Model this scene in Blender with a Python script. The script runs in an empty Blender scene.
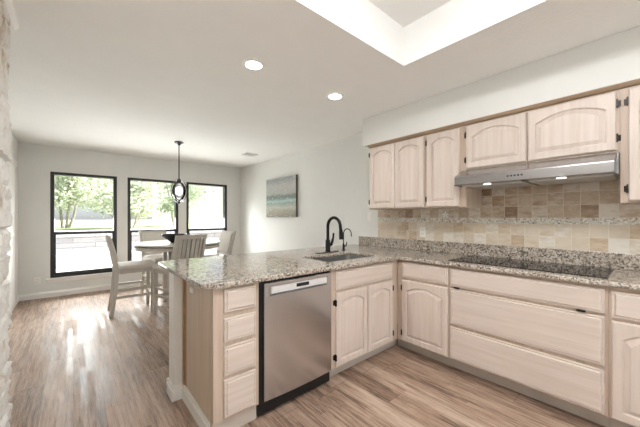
import bpy, bmesh, math, random
from mathutils import Vector, Matrix, noise
random.seed(7)
scene = bpy.context.scene
COL = scene.collection
PI = math.pi

# ------------------------------------------------------------------ camera, world, sun, large lights, exposure
THETA = 0.711
cam_d = bpy.data.cameras.new('camera'); cam = bpy.data.objects.new('camera', cam_d); COL.objects.link(cam)
cam.location = (0, 0, 1.283); cam.rotation_euler = (PI/2, 0, -THETA)
cam_d.sensor_width = 36; cam_d.lens = 286.8/640*36; cam_d.shift_y = (217.85-213.5)/640
cam_d.clip_start = 0.02; cam_d.clip_end = 300
scene.camera = cam

world = bpy.data.worlds.new('world'); scene.world = world; world.use_nodes = True
wn = world.node_tree; wn.nodes.clear()
wo = wn.nodes.new('ShaderNodeOutputWorld'); wb = wn.nodes.new('ShaderNodeBackground')
ws = wn.nodes.new('ShaderNodeTexSky'); ws.sky_type = 'HOSEK_WILKIE'; ws.turbidity = 6
ws.sun_direction = Vector((0.7, -0.12, 0.78)).normalized()
whs = wn.nodes.new('ShaderNodeHueSaturation'); whs.inputs['Saturation'].default_value = 0.35
wn.links.new(ws.outputs[0], whs.inputs['Color']); wn.links.new(whs.outputs[0], wb.inputs['Color'])
wb.inputs['Strength'].default_value = 3.0
wn.links.new(wb.outputs[0], wo.inputs[0])

sun_d = bpy.data.lights.new('sun', 'SUN'); sun = bpy.data.objects.new('sun', sun_d); COL.objects.link(sun)
sun_d.energy = 14.0; sun_d.angle = math.radians(2); sun_d.color = (1, 0.96, 0.9)
sun.rotation_euler = Vector((-0.7, 0.12, -0.78)).to_track_quat('-Z', 'Y').to_euler(); sun.location = (0, -5, 12)

def area_light(name, loc, direction, sx, sy, power, color=(1, 1, 1)):
    d = bpy.data.lights.new(name, 'AREA'); d.shape = 'RECTANGLE'; d.size = sx; d.size_y = sy
    d.energy = power; d.color = color
    o = bpy.data.objects.new(name, d); COL.objects.link(o); o.location = loc
    o.rotation_euler = Vector(direction).to_track_quat('-Z', 'Y').to_euler()
    return o
# added fill light outside an added glass door, behind the camera
area_light('rear_fill_light', (1.2, -2.75, 1.25), (0, 1, 0), 2.6, 2.0, 24, (1, 0.99, 0.98))
# daylight that comes in by the dining windows
area_light('dining_window_daylight', (1.2, 8.3, 3.75), (0, -1, -0.75), 7.0, 2.2, 950, (0.97, 0.985, 1))
area_light('dining_window_daylight', (1.2, 6.75, 0.80), (0, -1, 0.08), 3.4, 0.95, 78, (0.98, 0.99, 1))

vs = scene.view_settings
scene.display_settings.display_device = 'sRGB'
vs.view_transform = 'Standard'; vs.look = 'None'; vs.gamma = 1; vs.use_curve_mapping = False
vs.exposure = 0.66

# ------------------------------------------------------------------ material helpers
def s2l(c):
    return c/12.92 if c <= 0.04045 else ((c+0.055)/1.055)**2.4
def rgb(r, g, b):
    return (s2l(r/255), s2l(g/255), s2l(b/255), 1)

class NT:
    def __init__(s, name):
        s.m = bpy.data.materials.new(name); s.m.use_nodes = True
        s.t = s.m.node_tree; s.t.nodes.clear()
        s.out = s.t.nodes.new('ShaderNodeOutputMaterial')
    def n(s, typ, ins=None, out=0, **at):
        nd = s.t.nodes.new('ShaderNode'+typ)
        for k, v in at.items(): setattr(nd, k, v)
        for k, v in (ins or {}).items():
            sock = nd.inputs[k]
            if isinstance(v, bpy.types.NodeSocket): s.t.links.new(v, sock)
            else: sock.default_value = v
        return nd.outputs[out]
    def math(s, op, a, b=0.0, c=None):
        d = {0: a, 1: b}
        if c is not None: d[2] = c
        return s.n('Math', d, operation=op)
    def ramp(s, fac, stops, interp='LINEAR'):
        nd = s.t.nodes.new('ShaderNodeValToRGB'); cr = nd.color_ramp; cr.interpolation = interp
        while len(cr.elements) < len(stops): cr.elements.new(0.5)
        for e, (p, c) in zip(cr.elements, stops): e.position = p; e.color = c
        s.t.links.new(fac, nd.inputs[0]); return nd.outputs[0]
    def mix(s, fac, a, b, blend='MIX'):
        nd = s.t.nodes.new('ShaderNodeMix'); nd.data_type = 'RGBA'; nd.blend_type = blend
        for i, v in ((0, fac), (6, a), (7, b)):
            if isinstance(v, bpy.types.NodeSocket): s.t.links.new(v, nd.inputs[i])
            else: nd.inputs[i].default_value = v
        return nd.outputs[2]
    def obj(s): return s.n('TexCoord', out=3)
    def map(s, vec, scale=(1, 1, 1), loc=(0, 0, 0)):
        return s.n('Mapping', {'Vector': vec, 'Scale': scale, 'Location': loc})
    def noise(s, vec, scale, detail=3, rough=0.5, out=0):
        return s.n('TexNoise', {'Vector': vec, 'Scale': scale, 'Detail': detail, 'Roughness': rough}, out=out)
    def bump(s, h, strength=0.3, dist=0.01):
        return s.n('Bump', {'Height': h, 'Strength': strength, 'Distance': dist})
    def bsdf(s, **k):
        ins = {n.replace('_', ' '): v for n, v in k.items()}
        o = s.n('BsdfPrincipled', ins); s.t.links.new(o, s.out.inputs[0]); return s.m

def plain(name, col, rough=0.5, metal=0.0, var=0.04, scale=6, bump=0.0, bscale=60):
    t = NT(name); o = t.obj()
    nz = t.noise(o, scale, 3)
    dark = tuple(c*(1-var*2) for c in col[:3])+(1,)
    c = t.ramp(nz, [(0.3, dark), (0.7, col)])
    k = dict(Base_Color=c, Roughness=rough, Metallic=metal)
    if bump: k['Normal'] = t.bump(t.noise(o, bscale, 4), bump, 0.004)
    return t.bsdf(**k)

M = {}
M['wall'] = plain('wall_paint', rgb(227, 227, 223), 0.7, var=0.01, bump=0.12, bscale=90)
M['ceiling'] = plain('ceiling_plaster', rgb(239, 238, 235), 0.8, var=0.01, bump=0.5, bscale=45)
M['trim'] = plain('white_trim_paint', rgb(240, 238, 234), 0.35, var=0.01)
M['black'] = plain('black_frame_paint', rgb(40, 40, 40), 0.35, var=0.05)
M['bronze'] = plain('matte_black_metal', rgb(26, 24, 23), 0.28, 0.6, var=0.1)
M['hinge'] = plain('dark_bronze_hinge', rgb(48, 40, 35), 0.35, 0.7, var=0.1)
M['black_plastic'] = plain('black_plastic', rgb(18, 18, 18), 0.4)
M['plastic'] = plain('white_plastic', rgb(240, 238, 232), 0.3, var=0.01)
M['plate_beige'] = plain('stone_beige_plate', rgb(196, 178, 152), 0.35, var=0.06, scale=30)
M['chair'] = plain('weathered_grey_beige_wood', rgb(196, 189, 179), 0.5, var=0.06, scale=14)
M['fabric'] = plain('oatmeal_fabric', rgb(214, 208, 198), 0.9, var=0.05, scale=80, bump=0.3, bscale=400)
M['table_top'] = plain('pale_table_top', rgb(222, 222, 212), 0.3, var=0.03, scale=5)
M['bowl'] = plain('black_glazed_bowl', rgb(14, 13, 14), 0.25)
def m_black_glass():
    t = NT('black_ceramic_glass'); n = t.noise(t.obj(), 5, 2)
    c = t.ramp(n, [(0.3, rgb(9, 9, 10)), (0.7, rgb(14, 14, 15))])
    return t.bsdf(Base_Color=c, Roughness=0.05, Specular_IOR_Level=0.28)
M['glass_black'] = m_black_glass()
M['burner'] = plain('burner_ring_print', rgb(62, 62, 64), 0.15)
M['chrome'] = plain('polished_smoked_chrome', rgb(150, 150, 152), 0.08, 1.0, var=0.02)
M['dark_chrome'] = plain('dark_nickel', rgb(70, 70, 72), 0.15, 1.0, var=0.02)
M['wood_tan'] = plain('tan_wood_strip', rgb(176, 138, 100), 0.5, var=0.1, scale=20)  # the scribe strip's own darker tan wood
M['toe'] = plain('pale_toe_board', rgb(200, 190, 180), 0.5, var=0.05)
M['carcass'] = plain('pale_cabinet_side', rgb(205, 190, 174), 0.5, var=0.05)
M['concrete'] = plain('pale_concrete', rgb(200, 197, 192), 0.8, var=0.06, scale=2)
M['bark'] = plain('grey_bark', rgb(178, 170, 162), 0.9, var=0.2, scale=20, bump=0.6, bscale=30)
M['fence'] = plain('white_fence_boards', rgb(205, 206, 206), 0.7, var=0.03)

def emit(name, col, strength):
    t = NT(name); o = t.n('Emission', {'Color': col, 'Strength': strength}); t.t.links.new(o, t.out.inputs[0]); return t.m
M['lamp'] = emit('lamp_lens', (1, 0.95, 0.88, 1), 14)
M['tube'] = emit('tube_diffuser', (0.97, 0.985, 1, 1), 21)
M['hood_lamp'] = emit('hood_lamp_lens', (1, 0.95, 0.86, 1), 5)
M['bright_steel'] = plain('bright_satin_handle', rgb(226, 226, 226), 0.3, 0.25, var=0.01)
M['bulb'] = emit('pendant_bulb', (1, 0.97, 0.93, 1), 1.3)

def wood(name, light, dark, axis):
    t = NT(name); o = t.obj()
    sc = [38, 38, 38]; sc[axis] = 1.6
    g = t.noise(t.map(o, tuple(sc)), 1.0, 5, 0.6)
    b = t.noise(t.map(o, tuple(2.2 if i != axis else 0.7 for i in range(3))), 1.0, 2)
    c = t.ramp(g, [(0.3, dark), (0.62, light)])
    c = t.mix(t.math('MULTIPLY', b, 0.3), c, tuple(x*0.86 for x in light[:3])+(1,))
    return t.bsdf(Base_Color=c, Roughness=0.42, Normal=t.bump(g, 0.08, 0.002))
CL, CD = rgb(217, 204, 194), rgb(204, 188, 176)
M['cab_v'] = wood('pickled_maple_upright', CL, CD, 2)
M['cab_x'] = wood('pickled_maple_sink_side', CL, CD, 0)
M['cab_y'] = wood('pickled_maple_cooktop_side', CL, CD, 1)
M['frame'] = wood('tan_glazed_face_frame', rgb(202, 184, 168), rgb(184, 164, 146), 2)
M['panel'] = wood('end_panel_maple', rgb(204, 187, 167), rgb(188, 168, 147), 2)
M['cornice'] = wood('brown_cornice_strip', rgb(164, 140, 116), rgb(134, 110, 88), 1)

def m_granite():
    t = NT('speckled_beige_granite'); o = t.obj()
    w = t.noise(o, 30, 2, out=1)
    v = t.mix(0.02, o, w)
    cells = t.n('TexVoronoi', {'Vector': v, 'Scale': 105.0}, out=1)
    hue = t.n('SeparateColor', {'Color': cells}, out=0)
    cells2 = t.n('TexVoronoi', {'Vector': v, 'Scale': 190.0}, out=1)
    h2 = t.n('SeparateColor', {'Color': cells2}, out=1)
    big = t.noise(o, 13, 4, 0.6)
    f = t.math('ADD', t.math('MULTIPLY', hue, 0.66), t.math('SUBTRACT', t.math('MULTIPLY', big, 0.60), 0.10))
    c = t.ramp(f, [(0.0, rgb(52, 46, 42)), (0.27, rgb(70, 60, 52)), (0.33, rgb(122, 106, 94)), (0.44, rgb(164, 150, 136)),
                   (0.60, rgb(190, 180, 168)), (0.8, rgb(212, 205, 196)), (1.0, rgb(180, 164, 146))], 'CONSTANT')
    c2 = t.ramp(h2, [(0.0, rgb(60, 54, 50)), (0.14, rgb(178, 168, 156)), (0.7, rgb(208, 200, 190))], 'CONSTANT')
    c = t.mix(0.24, c, c2)
    return t.bsdf(Base_Color=c, Roughness=0.09)
M['granite'] = m_granite()

def m_floor():
    t = NT('laminate_planks'); o = t.obj()
    x = t.n('SeparateXYZ', {0: o}, out=0); y = t.n('SeparateXYZ', {0: o}, out=1)
    xi = t.math('DIVIDE', x, 0.165); ix = t.math('FLOOR', xi)
    off = t.n('TexWhiteNoise', {'W': ix}, out=0, noise_dimensions='1D')
    yi = t.math('ADD', t.math('DIVIDE', y, 1.25), t.math('MULTIPLY', off, 7.3)); iy = t.math('FLOOR', yi)
    idv = t.n('CombineXYZ', {0: ix, 1: iy})
    r = t.n('TexWhiteNoise', {'Vector': idv}, out=0, noise_dimensions='2D')
    sh = t.n('VectorMath', {0: o, 1: t.n('CombineXYZ', {0: t.math('MULTIPLY', r, 9), 1: t.math('MULTIPLY', r, 31), 2: r})}, operation='ADD')
    # narrow printed strips inside each plank, each with its own shade and sheen
    xs_ = t.math('ADD', t.math('DIVIDE', x, 0.041), t.math('MULTIPLY', t.math('SUBTRACT', t.noise(t.map(sh, (3, 1.2, 1)), 1.0, 2), 0.5), 0.9))
    si = t.math('FLOOR', xs_)
    so = t.n('TexWhiteNoise', {'W': si}, out=0, noise_dimensions='1D')
    sy = t.math('FLOOR', t.math('ADD', t.math('DIVIDE', y, 0.62), t.math('MULTIPLY', so, 5.7)))
    st = t.n('TexWhiteNoise', {'Vector': t.n('CombineXYZ', {0: si, 1: sy})}, out=0, noise_dimensions='2D')
    g = t.noise(t.map(sh, (70, 4.5, 1)), 1.0, 7, 0.72)
    g2 = t.noise(t.map(sh, (24, 1.8, 1)), 1.0, 4, 0.65)
    f = t.math('ADD', t.math('MULTIPLY', g, 0.60), t.math('ADD', t.math('MULTIPLY', g2, 0.34), t.math('ADD', t.math('MULTIPLY', r, 0.12), t.math('MULTIPLY', st, 0.10))))
    c = t.ramp(f, [(0.39, rgb(72, 57, 47)), (0.47, rgb(114, 92, 78)), (0.55, rgb(153, 128, 110)), (0.65, rgb(176, 153, 135)), (0.82, rgb(200, 182, 166))])
    fx = t.math('FRACT', xi); fy = t.math('FRACT', yi)
    e = t.math('MAXIMUM', t.math('LESS_THAN', fx, 0.014), t.math('LESS_THAN', fy, 0.003))
    c = t.mix(t.math('MULTIPLY', e, 0.55), c, rgb(70, 54, 44))
    rough = t.math('ADD', t.math('MULTIPLY', st, 0.30), t.math('ADD', t.math('MULTIPLY', g2, 0.14), 0.27))
    return t.bsdf(Base_Color=c, Roughness=rough, Specular_IOR_Level=0.38, Normal=t.bump(g, 0.12, 0.002))
M['floor'] = m_floor()

def m_tiles(name, stops):
    t = NT(name); o = t.obj()
    y = t.n('SeparateXYZ', {0: o}, out=1); z = t.n('SeparateXYZ', {0: o}, out=2)
    yi = t.math('DIVIDE', y, 0.1035); zi = t.math('DIVIDE', z, 0.103)
    iy = t.math('FLOOR', yi); iz = t.math('FLOOR', zi)
    idv = t.n('CombineXYZ', {0: iy, 1: iz})
    r = t.n('TexWhiteNoise', {'Vector': idv}, out=0, noise_dimensions='2D')
    rc = t.n('TexWhiteNoise', {'Vector': idv}, out=1, noise_dimensions='2D')
    sh = t.n('VectorMath', {0: o, 1: rc}, operation='ADD')
    vein = t.noise(t.map(sh, (1, 7, 18)), 1.6, 5, 0.65)
    f = t.math('ADD', r, t.math('MULTIPLY', t.math('SUBTRACT', vein, 0.5), 1.1))
    c = t.ramp(f, stops)
    fy = t.math('FRACT', yi); fz = t.math('FRACT', zi)
    g = t.math('MAXIMUM', t.math('LESS_THAN', fy, 0.028), t.math('LESS_THAN', fz, 0.028))
    c = t.mix(g, c, rgb(222, 214, 200))
    h = t.math('SUBTRACT', 1.0, g)
    return t.bsdf(Base_Color=c, Roughness=0.16, Normal=t.bump(h, 0.4, 0.002))
M['tiles_low'] = m_tiles('cream_stone_tiles', [(0.0, rgb(190, 168, 142)), (0.2, rgb(204, 186, 162)), (0.45, rgb(214, 202, 184)), (0.7, rgb(206, 192, 172)), (1.0, rgb(224, 218, 208))])
M['tiles_up'] = m_tiles('honey_brown_stone_tiles', [(0.0, rgb(146, 122, 98)), (0.2, rgb(172, 150, 126)), (0.45, rgb(198, 182, 160)), (0.7, rgb(180, 160, 136)), (1.0, rgb(212, 203, 190))])

def m_mosaic():
    t = NT('chip_mosaic'); o = t.obj()
    v = t.n('TexVoronoi', {'Vector': t.map(o, (1, 1, 1.2)), 'Scale': 75.0}, out=1)
    s = t.n('SeparateColor', {'Color': v}, out=0)
    c = t.ramp(s, [(0, rgb(110, 98, 84)), (0.07, rgb(176, 164, 146)), (0.3, rgb(206, 204, 194)), (0.6, rgb(226, 224, 216)), (0.85, rgb(186, 190, 184))], 'CONSTANT')
    d = t.n('TexVoronoi', {'Vector': t.map(o, (1, 1, 1.2)), 'Scale': 75.0}, out=0, feature='DISTANCE_TO_EDGE')
    c = t.mix(t.math('LESS_THAN', d, 0.06), c, rgb(222, 216, 206))
    return t.bsdf(Base_Color=c, Roughness=0.2)
M['mosaic'] = m_mosaic()

def m_steel(name, axis, base=(0.60, 0.61, 0.63, 1), rough=0.22):
    t = NT(name); o = t.obj()
    sc = [90, 90, 90]; sc[axis] = 1.5
    g = t.noise(t.map(o, tuple(sc)), 1.0, 2)
    r = rough
    c = t.ramp(g, [(0.3, tuple(x*0.985 for x in base[:3])+(1,)), (0.7, base)])
    return t.bsdf(Base_Color=c, Metallic=1.0, Roughness=r)
M['steel_v'] = m_steel('brushed_steel_upright', 2)
M['steel_y'] = m_steel('brushed_steel_hood', 1, (0.44, 0.44, 0.45, 1), 0.22)
M['sink_steel'] = m_steel('satin_sink_steel', 0, (0.52, 0.52, 0.52, 1), 0.3)
M['filter'] = plain('hood_filter_mesh', rgb(208, 206, 202), 0.4, 0.2, var=0.02)

def m_stone():
    t = NT('limewashed_stone'); o = t.obj()
    n1 = t.noise(o, 5, 4, 0.6); n2 = t.noise(o, 40, 5, 0.6)
    z = t.n('SeparateXYZ', {0: o}, out=2)
    bare = t.n('MapRange', {0: z, 1: 1.5, 2: 2.1, 3: 0.0, 4: 0.10})
    n1 = t.math('SUBTRACT', n1, bare)
    c = t.ramp(n1, [(0.26, rgb(166, 142, 118)), (0.36, rgb(214, 204, 192)), (0.46, rgb(236, 234, 230))])
    c = t.mix(t.math('MULTIPLY', n2, 0.25), c, rgb(190, 180, 168))
    return t.bsdf(Base_Color=c, Roughness=0.9, Normal=t.bump(n2, 0.5, 0.01))
M['stone'] = m_stone()

def m_paint():
    t = NT('abstract_seascape'); o = t.obj()
    z = t.n('SeparateXYZ', {0: o}, out=2)
    wv = t.noise(t.map(o, (1, 2.0, 9)), 1.2, 5, 0.65)
    f = t.math('ADD', t.math('DIVIDE', z, 0.75), t.math('MULTIPLY', t.math('SUBTRACT', wv, 0.5), 0.22))
    c = t.ramp(f, [(0.02, rgb(120, 116, 98)), (0.14, rgb(152, 146, 126)), (0.24, rgb(182, 180, 166)), (0.34, rgb(134, 154, 146)),
                   (0.42, rgb(170, 192, 186)), (0.48, rgb(106, 124, 124)), (0.54, rgb(122, 132, 116)), (0.60, rgb(172, 173, 168)),
                   (0.8, rgb(182, 182, 178)), (0.95, rgb(146, 150, 152)), (1.0, rgb(170, 172, 172))])
    n2 = t.noise(t.map(o, (1, 5, 22)), 2, 4, 0.7)
    c = t.mix(t.math('MULTIPLY', t.math('GREATER_THAN', n2, 0.60), 0.55), c, rgb(222, 224, 220))
    return t.bsdf(Base_Color=c, Roughness=0.55, Normal=t.bump(n2, 0.2, 0.003))
M['painting'] = m_paint()
M['canvas_edge'] = plain('painted_canvas_edge', rgb(92, 84, 74), 0.7, var=0.2, scale=12)

def m_glass():
    t = NT('window_glass')
    fr = t.n('Fresnel', {'IOR': 1.22})
    a = t.n('BsdfTransparent', {'Color': (0.97, 0.98, 0.97, 1)}); b = t.n('BsdfGlossy', {'Roughness': 0.01})
    o = t.n('MixShader', {0: fr, 1: a, 2: b}); t.t.links.new(o, t.out.inputs[0]); return t.m
M['glass'] = m_glass()
def m_clear():
    t = NT('clear_pendant_glass')
    fr = t.n('Fresnel', {'IOR': 1.6})
    a = t.n('BsdfTransparent', {'Color': (0.86, 0.87, 0.88, 1)}); b = t.n('BsdfGlossy', {'Roughness': 0.03})
    o = t.n('MixShader', {0: t.math('MULTIPLY', fr, 1.6), 1: a, 2: b}); t.t.links.new(o, t.out.inputs[0]); return t.m
M['clear'] = m_clear()

def m_leaf(name, c1, c2):
    t = NT(name); o = t.obj()
    n = t.noise(o, 3, 3)
    c = t.ramp(n, [(0.3, c1), (0.7, c2)])
    d = t.n('BsdfDiffuse', {'Color': c}); tr = t.n('BsdfTranslucent', {'Color': c})
    m = t.n('MixShader', {0: 0.4, 1: d, 2: tr}); t.t.links.new(m, t.out.inputs[0]); return t.m
M['leaf_a'] = m_leaf('pale_green_leaf', rgb(180, 190, 166), rgb(216, 220, 206))
M['leaf_b'] = m_leaf('mid_green_leaf', rgb(150, 164, 146), rgb(196, 204, 184))
def m_grass():
    t = NT('patchy_lawn'); o = t.obj()
    n = t.noise(o, 0.7, 4, 0.6)
    c = t.ramp(n, [(0.35, rgb(142, 164, 112)), (0.5, rgb(176, 186, 150)), (0.62, rgb(206, 200, 186))])
    return t.bsdf(Base_Color=c, Roughness=0.9, Normal=t.bump(t.noise(o, 60, 3), 0.6, 0.03))
M['grass'] = m_grass()
def m_block():
    t = NT('whitewashed_block'); o = t.obj()
    v = t.n('CombineXYZ', {0: t.n('SeparateXYZ', {0: o}, out=0), 1: t.n('SeparateXYZ', {0: o}, out=2)})
    b = t.n('TexBrick', {'Vector': v, 'Color1': rgb(176, 174, 176), 'Color2': rgb(150, 148, 152), 'Mortar': rgb(118, 116, 118),
                         'Scale': 1.0, 'Mortar Size': 0.012, 'Brick Width': 0.9, 'Row Height': 0.13})
    n = t.noise(o, 9, 4, 0.6)
    c = t.mix(t.math('MULTIPLY', n, 0.4), b, rgb(178, 172, 168))
    return t.bsdf(Base_Color=c, Roughness=0.9, Normal=t.bump(n, 0.5, 0.02))
M['block'] = m_block()

# ------------------------------------------------------------------ geometry helpers
class MB:
    def __init__(s): s.v = []; s.f = []; s.mi = []; s.mats = []; s.cur = 0
    def mat(s, m):
        if m not in s.mats: s.mats.append(m)
        s.cur = s.mats.index(m); return s
    def add(s, vs, fs):
        o = len(s.v); s.v += [Vector(v) for v in vs]
        for f in fs: s.f.append([i+o for i in f]); s.mi.append(s.cur)
        return s
    def box(s, a, b):
        x0, y0, z0 = (min(p, q) for p, q in zip(a, b)); x1, y1, z1 = (max(p, q) for p, q in zip(a, b))
        return s.add([(x0,y0,z0),(x1,y0,z0),(x1,y1,z0),(x0,y1,z0),(x0,y0,z1),(x1,y0,z1),(x1,y1,z1),(x0,y1,z1)],
                     [(0,3,2,1),(4,5,6,7),(0,1,5,4),(1,2,6,5),(2,3,7,6),(3,0,4,7)])
    def bar(s, p, q, w, d, up=(0, 1, 0)):
        p, q = Vector(p), Vector(q); t = (q-p).normalized(); u = Vector(up); u = (u-t*u.dot(t)).normalized(); r = t.cross(u)
        vs = [c+r*(sx*w/2)+u*(sy*d/2) for c in (p, q) for sx, sy in ((-1,-1),(1,-1),(1,1),(-1,1))]
        return s.add(vs, [(0,3,2,1),(4,5,6,7),(0,1,5,4),(1,2,6,5),(2,3,7,6),(3,0,4,7)])
    def tube(s, pts, r, n=12, caps=True):
        pts = [Vector(p) for p in pts]; rs = r if isinstance(r, (list, tuple)) else [r]*len(pts)
        rings = []; pu = None
        for i, p in enumerate(pts):
            t = (pts[min(i+1, len(pts)-1)]-pts[max(i-1, 0)]).normalized()
            if pu is None:
                pu = Vector((1, 0, 0)) if abs(t.x) < 0.9 else Vector((0, 1, 0))
            u = (pu-t*pu.dot(t)).normalized(); pu = u; w = t.cross(u)
            rings.append([p+(u*math.cos(2*PI*k/n)+w*math.sin(2*PI*k/n))*rs[i] for k in range(n)])
        vs = [v for R in rings for v in R]; fs = []
        for i in range(len(pts)-1):
            for k in range(n):
                fs.append((i*n+k, i*n+(k+1) % n, (i+1)*n+(k+1) % n, (i+1)*n+k))
        if caps: fs.append(tuple(reversed(range(n)))); fs.append(tuple((len(pts)-1)*n+k for k in range(n)))
        return s.add(vs, fs)
    def lathe(s, prof, c=(0, 0, 0), n=32, sx=1, sy=1):
        cx, cy, cz = c; vs = []; fs = []
        for r, z in prof:
            for k in range(n):
                a = 2*PI*k/n; vs.append((cx+r*sx*math.cos(a), cy+r*sy*math.sin(a), cz+z))
        for i in range(len(prof)-1):
            for k in range(n):
                fs.append((i*n+k, i*n+(k+1) % n, (i+1)*n+(k+1) % n, (i+1)*n+k))
        fs.append(tuple(reversed(range(n)))); fs.append(tuple((len(prof)-1)*n+k for k in range(n)))
        return s.add(vs, fs)
    def prism(s, poly, axis, a, b):
        def mk(p, w):
            q = list(p); q.insert(axis, w); return q
        n = len(poly); vs = [mk(p, a) for p in poly]+[mk(p, b) for p in poly]
        fs = [tuple(range(n)), tuple(reversed(range(n, 2*n)))]+[(i, i+n, (i+1) % n+n, (i+1) % n) for i in range(n)]
        return s.add(vs, fs)
    def loops(s, Ls, cap=True):
        n = len(Ls[0]); vs = [v for L in Ls for v in L]; fs = []
        for i in range(len(Ls)-1):
            for k in range(n):
                fs.append((i*n+k, i*n+(k+1) % n, (i+1)*n+(k+1) % n, (i+1)*n+k))
        fs.append(tuple(reversed(range(n))))
        if cap: fs.append(tuple((len(Ls)-1)*n+k for k in range(n)))
        return s.add(vs, fs)
    def build(s, name, mat=None, parent=None, origin=None, bevel=0.0, smooth=False, seg=2):
        if origin is None: origin = Vector(parent['_o']) if parent is not None and '_o' in parent else Vector((0, 0, 0))
        origin = Vector(origin)
        me = bpy.data.meshes.new(name)
        me.from_pydata([v-origin for v in s.v], [], s.f)
        for m in (s.mats or [mat]): me.materials.append(m)
        if s.mats:
            for p, i in zip(me.polygons, s.mi): p.material_index = i
        bm = bmesh.new(); bm.from_mesh(me); bmesh.ops.recalc_face_normals(bm, faces=bm.faces); bm.to_mesh(me); bm.free()
        if smooth:
            for p in me.polygons: p.use_smooth = True
            me.set_sharp_from_angle(angle=math.radians(38))
        o = bpy.data.objects.new(name, me); COL.objects.link(o)
        if parent is not None:
            o.parent = parent; po = Vector(parent['_o']) if '_o' in parent else Vector((0, 0, 0)); o.location = origin-po
        else: o.location = origin
        o['_o'] = list(origin)
        if bevel:
            b = o.modifiers.new('bevel', 'BEVEL'); b.width = bevel; b.segments = seg; b.limit_method = 'ANGLE'; b.angle_limit = math.radians(40)
        return o

def tag(o, label=None, cat=None, group=None, kind=None):
    for k, v in (('label', label), ('category', cat), ('group', group), ('kind', kind)):
        if v: o[k] = v
    return o
def thing(name, label, cat, loc=(0, 0, 0), group=None):
    o = bpy.data.objects.new(name, None); COL.objects.link(o); o.location = loc; o['_o'] = list(loc)
    o.empty_display_size = 0.1
    return tag(o, label, cat, group)
def struct(mb, name, mat, parent=None, **k):
    o = mb.build(name, mat, parent, **k)
    if parent is None: o['kind'] = 'structure'
    return o
def copy_tree(o, parent=None):
    c = o.copy(); COL.objects.link(c)
    if parent is not None: c.parent = parent
    for ch in list(o.children): copy_tree(ch, c)
    return c

# ------------------------------------------------------------------ setting
XW, YW, XL, HC = 2.995, 6.373, -0.645, 2.45
YR = -2.6
struct(MB().box((XL-0.1, YR-0.1, -0.1), (XW+0.1, YW+0.15, 0)), 'floor', M['floor'], origin=(0, 0, 0))

RX0, RX1, RY0, RY1, RZ = 0.15, 1.925, -0.7, 1.25, 2.745     # lit recess in the ceiling
c = MB()
c.box((XL-0.1, RY1, HC), (XW+0.1, YW+0.15, HC+0.4)); c.box((XL-0.1, YR-0.1, HC), (XW+0.1, RY0, HC+0.4))
c.box((XL-0.1, RY0, HC), (RX0, RY1, HC+0.4)); c.box((RX1, RY0, HC), (XW+0.1, RY1, HC+0.4))
c.box((RX0, RY0, RZ), (RX1, RY1, HC+0.4))
struct(c, 'ceiling', M['ceiling'])

# window wall with three openings
WINS = [(-0.28, 0.608), (0.768, 1.645), (1.80, 2.68)]
WZ0, WZ1 = 0.305, 2.036
c = MB(); xs = [XL-0.1]+[x for w in WINS for x in w]+[XW+0.1]
for i in range(0, len(xs), 2): c.box((xs[i], YW, 0), (xs[i+1], YW+0.15, HC))
for a, b in WINS:
    c.box((a, YW, 0), (b, YW+0.15, WZ0)); c.box((a, YW, WZ1), (b, YW+0.15, HC))
struct(c, 'wall_back', M['wall'])
struct(MB().box((XW, YR-0.1, 0), (XW+0.1, YW, HC)), 'wall_right', M['wall'])
struct(MB().box((XL-0.1, YR-0.1, 0), (XL, YW, HC)), 'wall_left', M['wall'])
c = MB(); c.box((XL, YR-0.1, 0), (-0.1, YR, HC)); c.box((2.5, YR-0.1, 0), (XW, YR, HC)); c.box((-0.1, YR-0.1, 2.2), (2.5, YR, HC))
struct(c, 'wall_rear', M['wall'])
door = MB()
for x in (-0.1, 1.17, 2.44): door.box((x, YR-0.08, 0), (x+0.06, YR-0.02, 2.2))
door.box((-0.1, YR-0.08, 2.14), (2.5, YR-0.02, 2.2)); door.box((-0.1, YR-0.08, 0), (2.5, YR-0.02, 0.06))
d1 = struct(door, 'added_rear_door', M['black'])  # unseen glass door, added as an opening for the rear fill light
MB().box((-0.04, YR-0.055, 0.06), (2.44, YR-0.05, 2.14)).build('pane', M['glass'], d1)

# soffit over the upper cabinets
struct(MB().box((2.603, YR, 2.129), (XW, 2.248, HC)), 'wall_soffit', M['wall'], bevel=0.004)
# half wall behind the peninsula
struct(MB().box((0.535, 2.195, 0), (XW, 2.325, 0.882)), 'wall_peninsula', M['trim'], bevel=0.003)

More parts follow.
